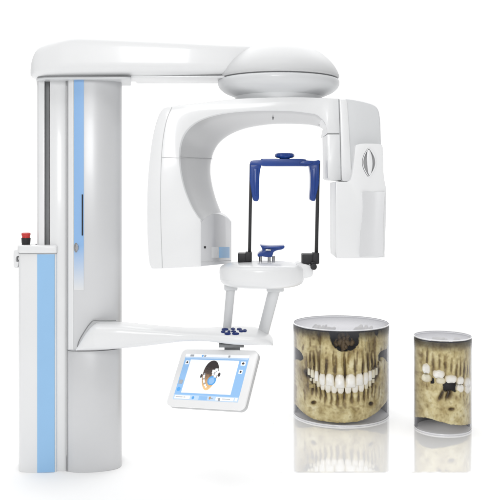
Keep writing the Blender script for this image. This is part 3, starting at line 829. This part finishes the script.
def cyl_shell(name, label, cxp_, base_py, R, H, Yc):
    r = bpy.data.objects.new(name, None); COL.objects.link(r)
    r.location = (xat(cxp_, Yc), Yc, Z0_)
    r['label'] = label; r['category'] = 'display cylinder'
    n = 96; bm = bmesh.new()
    a = [bm.verts.new((R * math.cos(2 * PI * k / n), R * math.sin(2 * PI * k / n), .008)) for k in range(n)]
    b = [bm.verts.new((v_.co.x, v_.co.y, H - .006)) for v_ in a]
    for k in range(n): bm.faces.new((a[k], a[(k + 1) % n], b[(k + 1) % n], b[k]))
    link('clear_wall', bm, 'glass_wall', r, ang=60)
    link('lid', lathe_bm([(0, H), (R * .985, H), (R, H - .002), (R, H - .0055), (0, H - .0055)], (0, 0), n), 'glass_lid', r, ang=40)
    link('lid_rim', lathe_bm([(R * .99, H + .0006), (R * 1.003, H + .0002), (R * 1.004, H - .003), (R * 1.0, H - .004), (R * .99, H - .003)], (0, 0), n), 'white_edge', r, ang=40)
    link('lid_shade_band', lathe_bm([(R * 1.0012, H - .0075), (R * 1.0012, H - .03), (R * 1.0012, H - .062)], (0, 0), n), 'lid_shade', r, ang=40)  # painted shade fading down from under the lid
    link('lid_shade_ring', lathe_bm([(R * .998, H - .0062), (R * 1.001, H - .0075), (R * 1.001, H - .010), (R * .996, H - .012), (R * .985, H - .010), (R * .985, H - .0062)], (0, 0), n), 'glass_edge_shade', r, ang=40)  # dark edge ring, carries the deepest painted shade under the lid
    link('base', lathe_bm([(0, .006), (R * .955, .006), (R * .955, 0), (0, 0)], (0, 0), n), 'base_disc', r, ang=40)
    link('base_rim', lathe_bm([(R * .957, .0), (R * .957, .0062), (R * .975, .0066), (R * .988, .0072), (R * .995, .0078), (R * 1.003, .0066), (R * 1.004, .002), (R * 1.0, .0)], (0, 0), n), 'white_edge', r, ang=40)
    return r

# ---- large cylinder : front view of both jaws with all front teeth
YC1 = .88; S1 = (D0 + YC1) / F
R1 = 47.6 * S1; H1 = .0
H1 = zat(322.5, YC1) - Z0_
big = cyl_shell('jaw_cylinder', 'larger clear cylinder holding a front jaw model with both rows of white teeth', 341, 415, R1, H1, YC1)
# picture coordinates of the jaw (zoomed photo, 420 wide from 35 and front rows 92..487)
def U(x): return (x - 35) / 420.0
Yfr = YC1 - R1
def depth_at(uu, R, Yc):            # how far back the bone surface lies at this place across the cylinder
    x = (uu * 2 - 1) * R * .985
    return Yc - math.sqrt(max(0, (R * .985) ** 2 - x * x)) + .014
def Wd(y, uu=.5):     # row of the zoomed photo on the bone surface -> 0..1 down
    py = 310 + y / 4.348
    return 1 - (zat(py, depth_at(uu, R1, YC1)) - Z0_) / H1
def row1(uu, ww):
    z = H1 * (1 - ww) + Z0_
    return (YH + (HC - z) * F / (D0 + depth_at(uu, R1, YC1)) - 310) * 4.348
nose = curve([(176, 84), (300, 84), (301, 110), (297, 135), (284, 158), (262, 174), (236, 181), (212, 172), (190, 156), (177, 132), (173, 108)], 4, True)
notchR = curve([(475, 150), (436, 168), (408, 180), (393, 198), (394, 216), (404, 222), (413, 206), (424, 208), (440, 222), (475, 232)], 4, True)
notchL = curve([(20, 150), (40, 164), (58, 180), (66, 198), (70, 212), (56, 218), (42, 214), (20, 226)], 4, True)
notchT = curve([(371, 70), (396, 70), (399, 100), (388, 116), (376, 104)], 4, True)
jawline = [(20, 392), (48, 424), (70, 450), (100, 470), (140, 481), (190, 488), (240, 490), (290, 486), (335, 476), (372, 456), (405, 430), (440, 398), (470, 372)]
def jawY(x):
    for (a, ya), (b, yb) in zip(jawline, jawline[1:]):
        if a <= x <= b: return ya + (yb - ya) * (x - a) / (b - a)
    return 380
UP = [(91, 248, 14, 34), (105, 253, 17, 40), (122, 260, 20, 48), (146, 272, 29, 56), (177, 272, 38, 56), (218, 276, 42, 63), (264, 275, 45, 61), (302, 272, 36, 54), (331, 268, 26, 56), (351, 258, 19, 48), (367, 252, 17, 42), (382, 246, 14, 36)]
LO = [(99, 318, 13, 22), (114, 326, 16, 28), (130, 341, 19, 33), (148, 354, 22, 38), (170, 364, 28, 44), (195, 367, 28, 40), (222, 368, 30, 38), (254, 368, 30, 38), (284, 366, 29, 40), (311, 363, 27, 44), (334, 350, 20, 36), (351, 338, 17, 32), (367, 325, 15, 26)]
def biteY(x):
    d = (x - 236) / 150.0
    return 334 - 52 * d * d - 6 * abs(d)
def inside1(uu, ww):
    x = 35 + uu * 420; y = row1(uu, ww)
    nz_ = noise.noise((uu * 9, ww * 9, 1.7)) * .008 + noise.noise((uu * 30, ww * 30, 3.1)) * .004
    for P in (nose, notchR, notchL, notchT):
        if poly_in(x + nz_ * 420, y + nz_ * 420, P): return False
    if y > jawY(x) + nz_ * 400: return False
    if ww < .022: return False
    return True
def relief1(uu, ww):
    x = 35 + uu * 420
    py = (zat(0, 0) * 0 + 0)
    y = None
    h = 0.0
    y = row1(uu, ww)
    b = biteY(x)
    h += (noise.noise((uu * 46, ww * 9, 6.1)) * .0028 + noise.noise((uu * 22, ww * 7, 8.1)) * .004) * (1 - sstep(350, 420, y))
    h += noise.noise((uu * 6, ww * 6, .3)) * .012 + noise.noise((uu * 15, ww * 15, 2.3)) * .0042 + noise.noise((uu * 38, ww * 38, 5.3)) * .0012
    for (tx, ty, w, hh) in UP:
        if ty > 240: h += .016 * gs(x, tx + (tx - 236) * .0, w * .34) * sstep(130 + abs(tx - 236) * .35, 230, y) * (1 - sstep(ty - 4, ty + 14, y))
    for (tx, ty, w, hh) in LO:
        h += .013 * gs(x, tx, w * .34) * sstep(ty - 16, ty - 2, y) * (1 - sstep(ty + 10, ty + 62, y))
    h -= .024 * gs(y, b, 26) * sstep(60, 100, x) * (1 - sstep(385, 420, x))         # open bite band behind the crowns
    h += .012 * gs(x, 165, 26) * gs(y, 140, 60) + .012 * gs(x, 315, 26) * gs(y, 140, 60)
    h -= .020 * gs(x, 120, 24) * gs(y, 205, 45) + .020 * gs(x, 345, 26) * gs(y, 205, 45)
    h += .012 * gs(x, 70, 26) * gs(y, 120, 40) + .014 * gs(x, 405, 36) * gs(y, 135, 36)
    h -= .012 * gs(x, 136, 12) * gs(y, 120, 40) + .012 * gs(x, 372, 14) * gs(y, 150, 50)
    h -= .018 * gs(x, 112, 11) * gs(y, 404, 9) + .018 * gs(x, 355, 11) * gs(y, 408, 9)   # mental foramina
    h += .012 * gs(x, 235, 60) * gs(y, 455, 30)
    h -= .010 * gs(x, 240, 5) * gs(y, 245, 40)
    h -= .012 * sstep(.9, 1.0, abs(uu * 2 - 1))
    return h * 1.45
def stain_shade1(uu, ww):  # brown root lines plus recess shade painted into the bone colour
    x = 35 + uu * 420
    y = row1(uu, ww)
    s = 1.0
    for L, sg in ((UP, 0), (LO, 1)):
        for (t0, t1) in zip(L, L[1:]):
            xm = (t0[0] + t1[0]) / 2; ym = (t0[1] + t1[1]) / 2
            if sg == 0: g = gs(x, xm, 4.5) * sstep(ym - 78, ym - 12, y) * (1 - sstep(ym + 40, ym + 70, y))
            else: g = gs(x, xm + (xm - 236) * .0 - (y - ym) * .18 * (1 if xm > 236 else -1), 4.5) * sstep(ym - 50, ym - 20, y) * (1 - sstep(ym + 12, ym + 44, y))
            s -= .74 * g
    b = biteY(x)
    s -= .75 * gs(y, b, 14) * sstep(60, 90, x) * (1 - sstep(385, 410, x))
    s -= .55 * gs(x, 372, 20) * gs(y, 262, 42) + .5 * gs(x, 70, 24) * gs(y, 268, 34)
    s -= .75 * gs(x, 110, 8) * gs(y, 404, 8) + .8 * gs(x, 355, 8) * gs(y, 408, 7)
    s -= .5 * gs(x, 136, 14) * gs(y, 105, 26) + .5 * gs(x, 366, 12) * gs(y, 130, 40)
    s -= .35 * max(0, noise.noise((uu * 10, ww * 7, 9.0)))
    s -= .40 * gs(x, 378, 16) * gs(y, 300, 60) + .40 * gs(x, 86, 14) * gs(y, 310, 56) + .30 * gs(x, 128, 16) * gs(y, 180, 50) + .30 * gs(x, 348, 16) * gs(y, 180, 56)  # shade of the side recesses painted as darker zones
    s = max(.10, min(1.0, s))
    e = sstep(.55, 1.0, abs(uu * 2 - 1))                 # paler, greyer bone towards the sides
    lo = (s ** 1.0, s ** 1.15, s ** 1.5)
    return tuple(c_ * (1 - .0 * e) for c_ in lo)
jaw = jaw_sheet('jaw_bone', R1, H1, inside1, relief1, stain_shade1, big, None, 190, 170, .014)
def front_y(R, x, k=.975): return -math.sqrt(max(1e-6, (R * k) ** 2 - x * x))
def place_tooth(tx, ty, w, hh, upper, kind, R, H, parent, Wf, Uf, gain=1.0, mat='tooth', z_in=.0):
    x = (Uf(tx) * 2 - 1) * R * .985
    px2 = R * 2 * .985 / 420.0 if R == R1 else R * 2 * .985 / 236.0
    uq = Uf(tx); zt = H * (1 - Wf(ty, uq))
    zb = H * (1 - Wf(ty + hh if upper else ty - hh, uq))
    o = superquad_tooth(w * px2 * gain * 1.06, abs(zt - zb), w * px2 * .75, kind, mat, 'tooth', parent)
    y = front_y(R, x)
    ang = math.asin(max(-1, min(1, x / (R * .985))))
    o.location = (x * .99, y + (.009 if R == R1 else .012) + z_in, zt)
    o.rotation_euler = (0 if upper else PI, 0, ang * .75 if upper else ang * .75)
    return o
for k, (tx, ty, w, hh) in enumerate(UP):
    far = abs(tx - 236)
    kind = 'canine' if k in (3, 8) else 'upper'
    place_tooth(tx, ty - 7, w * 1.05, hh + 7, True, kind, R1, H1, jaw, Wd, U, 1.0, 'tooth' if far < 118 else 'back_tooth', -.003)
for k, (tx, ty, w, hh) in enumerate(LO):
    far = abs(tx - 236)
    place_tooth(tx, ty, w, hh, False, 'upper', R1, H1, jaw, Wd, U, 1.0, 'tooth' if far < 92 else 'back_tooth', .003)
# broken upper ends of the bone, seen faintly through the lid
def upper_ends(parent, R, H, xs, seed):
    rg = random.Random(seed)
    for u0, u1, n_ in xs:
        bm = bmesh.new()
        for k in range(n_):
            x = (rg.uniform(u0, u1) * 2 - 1) * R; y = -R * rg.uniform(.05, .50)
            tube_bm([Vector((x, y, H - .05)), Vector((x + rg.uniform(-.006, .006), y, H - .022)), Vector((x + rg.uniform(-.01, .01), y + .004, H - .0075))], [.012, rg.uniform(.008, .014), rg.uniform(.003, .008)], 8, bm)
        link('upper_bone', bm, 'pale_bone', parent, ang=80)
upper_ends(big, R1, H1, ((.22, .40, 16), (.62, .80, 16)), 5)
# dark hollow behind the openings and brown bone inside the nose
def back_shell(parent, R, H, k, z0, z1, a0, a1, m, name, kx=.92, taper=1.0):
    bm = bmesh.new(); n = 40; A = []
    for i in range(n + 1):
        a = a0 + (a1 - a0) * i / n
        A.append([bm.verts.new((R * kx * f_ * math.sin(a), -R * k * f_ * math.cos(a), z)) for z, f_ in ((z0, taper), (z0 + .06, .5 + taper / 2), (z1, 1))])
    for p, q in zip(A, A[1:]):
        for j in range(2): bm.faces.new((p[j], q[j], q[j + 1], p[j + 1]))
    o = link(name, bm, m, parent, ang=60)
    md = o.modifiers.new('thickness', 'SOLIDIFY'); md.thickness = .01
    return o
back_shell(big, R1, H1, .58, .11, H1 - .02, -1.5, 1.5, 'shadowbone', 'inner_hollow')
back_shell(big, R1, H1, .975, .008, H1 * .80, PI * .5, PI * 1.5, 'back_grey', 'back_wall', .975)
bm = bmesh.new(); rng = random.Random(3)
def npt(x, y, dep): return Vector(((U(x) * 2 - 1) * R1 * .985, -R1 * .985 + dep, H1 * (1 - Wd(y))))
for pts_, rad in (([(237, 108), (234, 114), (239, 128), (235, 152), (238, 178)], (.010, .008, .009, .013, .018)), ([(226, 96), (219, 118), (224, 138), (214, 160)], (.004, .010, .012, .006)),
                  ([(250, 96), (256, 116), (250, 138), (262, 158)], (.004, .009, .013, .006)), ([(208, 132), (203, 146), (211, 162)], (.004, .010, .006)), ([(272, 128), (277, 142), (268, 158)], (.004, .011, .006)),
                  ([(222, 160), (236, 168), (252, 162)], (.008, .013, .008))):
    c_ = curve(pts_, 6); n_ = len(c_)
    rr_ = [rad[min(len(rad) - 1, int(q / (n_ - 1) * (len(rad) - 1)))] * (1 + .35 * noise.noise((q * .9, pts_[0][0], 0))) for q in range(n_)]
    tube_bm([npt(a + 3 * noise.noise((a * .2, b * .2, 1)), b, .045 + .012 * noise.noise((a * .1, b * .1, 4))) for a, b in c_], rr_, 12, bm)
link('nasal_bone', bm, 'brownbone', big, ang=80)

# ---- small cylinder : side view of molars with a missing tooth
YC2 = .625; SS = (D0 + YC2) / F
R2 = 28.2 * SS; H2 = zat(335.5, YC2) - Z0_
small = cyl_shell('jaw_cylinder', 'smaller clear cylinder holding a jaw section with back teeth and a dark gap', 442.6, 430, R2, H2, YC2)
Yf2 = YC2 - R2
def U2(x): return (x - 38) / 236.0
def W2(y, uu=.5):
    py = 320 + y / 4.167
    return 1 - (zat(py, depth_at(uu, R2, YC2)) - Z0_) / H2
def row2(uu, ww):
    z = H2 * (1 - ww) + Z0_
    return (YH + (HC - z) * F / (D0 + depth_at(uu, R2, YC2)) - 320) * 4.167
gap = curve([(132, 258), (150, 254), (190, 260), (193, 284), (184, 300), (168, 296), (150, 304), (136, 290)], 4, True)
gap2 = curve([(88, 246), (100, 246), (98, 262), (86, 262)], 4, True)
UP2 = [(74, 178, 34, 44), (118, 202, 44, 40), (166, 224, 44, 38), (207, 232, 30, 36), (241, 236, 32, 40)]
LO2 = [(74, 262, 40, 36), (126, 270, 36, 30), (206, 306, 32, 36), (242, 310, 34, 40)]
def low2(x): return 404 + 34 * sstep(36, 190, x) + 3 * noise.noise((x * .03, 1, 1)) - 4 * sstep(220, 280, x)
def inside2(uu, ww):
    x = 38 + uu * 236; y = row2(uu, ww)
    n_ = noise.noise((uu * 8, ww * 10, 4.7)) * .012
    if y > low2(x): return False
    if ww < .022 + .05 * max(0, noise.noise((uu * 7, 3, .2))): return False
    for P in (gap, gap2):
        if poly_in(x + n_ * 236, y + n_ * 236, P): return False
    return True
def relief2(uu, ww):
    x = 38 + uu * 236; y = row2(uu, ww); h = 0
    h += noise.noise((uu * 5, ww * 7, 7.3)) * .008 + noise.noise((uu * 14, ww * 18, 2.3)) * .0038 + noise.noise((uu * 34, ww * 44, 5.3)) * .0012
    for tx, ty, w, hh in UP2:
        for s in (-.26, .26): h += .009 * gs(x, tx + s * w - (y - ty) * .05, w * .18) * sstep(ty - 75, ty - 40, y) * (1 - sstep(ty + 2, ty + 14, y))
    for tx, ty, w, hh in LO2:
        for s in (-.24, .24): h += .006 * gs(x, tx + s * w, w * .18) * sstep(ty - 20, ty - 2, y) * (1 - sstep(ty + 8, ty + 50, y))
    b = 232 + (x - 74) * .22
    h -= .016 * gs(y, b, 20)
    h -= .016 * (gs(x - (312 - y) * .35, 128, 9) + gs(x - (312 - y) * .3, 156, 11)) * gs(y, 312, 22)
    h -= .012 * gs(x, 170, 12) * gs(y, 372, 8)
    return h
def stain_shade2(uu, ww):  # brown sockets and tooth gaps, recesses painted darker
    x = 38 + uu * 236; y = row2(uu, ww); s = 1.0
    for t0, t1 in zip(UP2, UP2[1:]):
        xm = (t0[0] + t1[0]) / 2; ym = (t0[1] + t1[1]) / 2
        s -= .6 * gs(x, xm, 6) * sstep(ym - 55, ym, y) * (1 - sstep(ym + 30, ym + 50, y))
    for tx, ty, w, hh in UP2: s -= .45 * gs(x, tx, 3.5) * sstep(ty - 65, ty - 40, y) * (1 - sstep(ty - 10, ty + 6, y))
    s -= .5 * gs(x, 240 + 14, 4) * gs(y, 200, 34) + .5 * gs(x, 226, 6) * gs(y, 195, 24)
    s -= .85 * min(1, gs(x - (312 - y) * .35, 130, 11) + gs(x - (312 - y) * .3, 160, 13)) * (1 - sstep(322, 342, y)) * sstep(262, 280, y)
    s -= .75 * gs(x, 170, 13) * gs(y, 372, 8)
    s -= .25 * max(0, noise.noise((uu * 8, ww * 9, 3.0)))
    s -= .5 * gs(y, 108, 18) * max(0, noise.noise((uu * 6, ww * 20, 8.0)) + .3)
    s = max(.12, min(1, s))
    return (s, s ** 1.15, s ** 1.45)
jaw2 = jaw_sheet('jaw_bone', R2, H2, inside2, relief2, stain_shade2, small, None, 130, 170, .010)
for tx, ty, w, hh in UP2: place_tooth(tx, ty, w, hh, True, 'molar', R2, H2, jaw2, W2, U2, 1.1, 'tooth', .004)
for tx, ty, w, hh in LO2: place_tooth(tx, ty, w, hh, False, 'molar', R2, H2, jaw2, W2, U2, 1.1, 'tooth' if tx > 180 else 'back_tooth', .005)
upper_ends(small, R2, H2, ((.30, .75, 16),), 8)
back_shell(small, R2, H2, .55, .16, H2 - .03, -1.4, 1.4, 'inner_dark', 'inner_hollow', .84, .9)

back_shell(small, R2, H2, .97, .008, H2 * .42, PI * .5, PI * 1.5, 'back_grey', 'back_wall', .97)

# ------------------------------------------------------------------ studio light
w = bpy.data.worlds.new('World'); sc.world = w; w.use_nodes = True
nt = w.node_tree; bg = nt.nodes['Background']
tc = nt.nodes.new('ShaderNodeTexCoord'); sp = nt.nodes.new('ShaderNodeSeparateXYZ')
nt.links.new(tc.outputs['Generated'], sp.inputs[0])
def mrange(src, a, b, c0, c1):
    m = nt.nodes.new('ShaderNodeMapRange'); m.interpolation_type = 'SMOOTHSTEP'
    m.inputs['From Min'].default_value = a; m.inputs['From Max'].default_value = b; m.inputs['To Min'].default_value = c0; m.inputs['To Max'].default_value = c1
    nt.links.new(src, m.inputs['Value']); return m.outputs['Result']
def add(a, b):
    m = nt.nodes.new('ShaderNodeMath'); m.operation = 'ADD'; nt.links.new(a, m.inputs[0]); nt.links.new(b, m.inputs[1]); return m.outputs[0]
s_back = mrange(sp.outputs['Y'], .5, .93, .42, 1.15)          # white backdrop in view, world dimmed elsewhere to grey the edges
s_top = mrange(sp.outputs['Z'], .3, .95, 0.0, .15)             # softer light from above
s_left = mrange(sp.outputs['X'], .1, -.9, 0.0, .04)            # world strength rises slightly to the left
nt.links.new(add(add(s_back, s_top), s_left), bg.inputs['Strength'])
bg.inputs['Color'].default_value = (1, 1, 1, 1)

def area(name, loc, target, size, size_y, energy):
    l = bpy.data.lights.new(name, 'AREA'); l.shape = 'RECTANGLE'; l.size = size; l.size_y = size_y; l.energy = energy
    o = bpy.data.objects.new(name, l); COL.objects.link(o); o.location = loc
    o.rotation_euler = (Vector(target) - Vector(loc)).to_track_quat('-Z', 'Y').to_euler()
    return o
area('key_softbox', (-0.55, -4.7, 2.45), (0, 0, .8), 1.3, 1.3, 58)
area('front_floor_fill', (-.8, -1.3, 4.6), (-.9, -.5, 0), 4.0, 1.6, 45)  # unseen fill lamp added to whiten the floor in front
area('overhead_softbox', (0.0, 1.9, 5.0), (0.0, .2, 0), 7.0, 4.6, 215)

sc.view_settings.view_transform = 'Standard'
sc.view_settings.look = 'None'
sc.view_settings.exposure = 0.0
sc.view_settings.gamma = 1.0
sc.render.engine = 'CYCLES'
sc.cycles.use_denoising = True
sc.cycles.max_bounces = 8
sc.cycles.transparent_max_bounces = 16
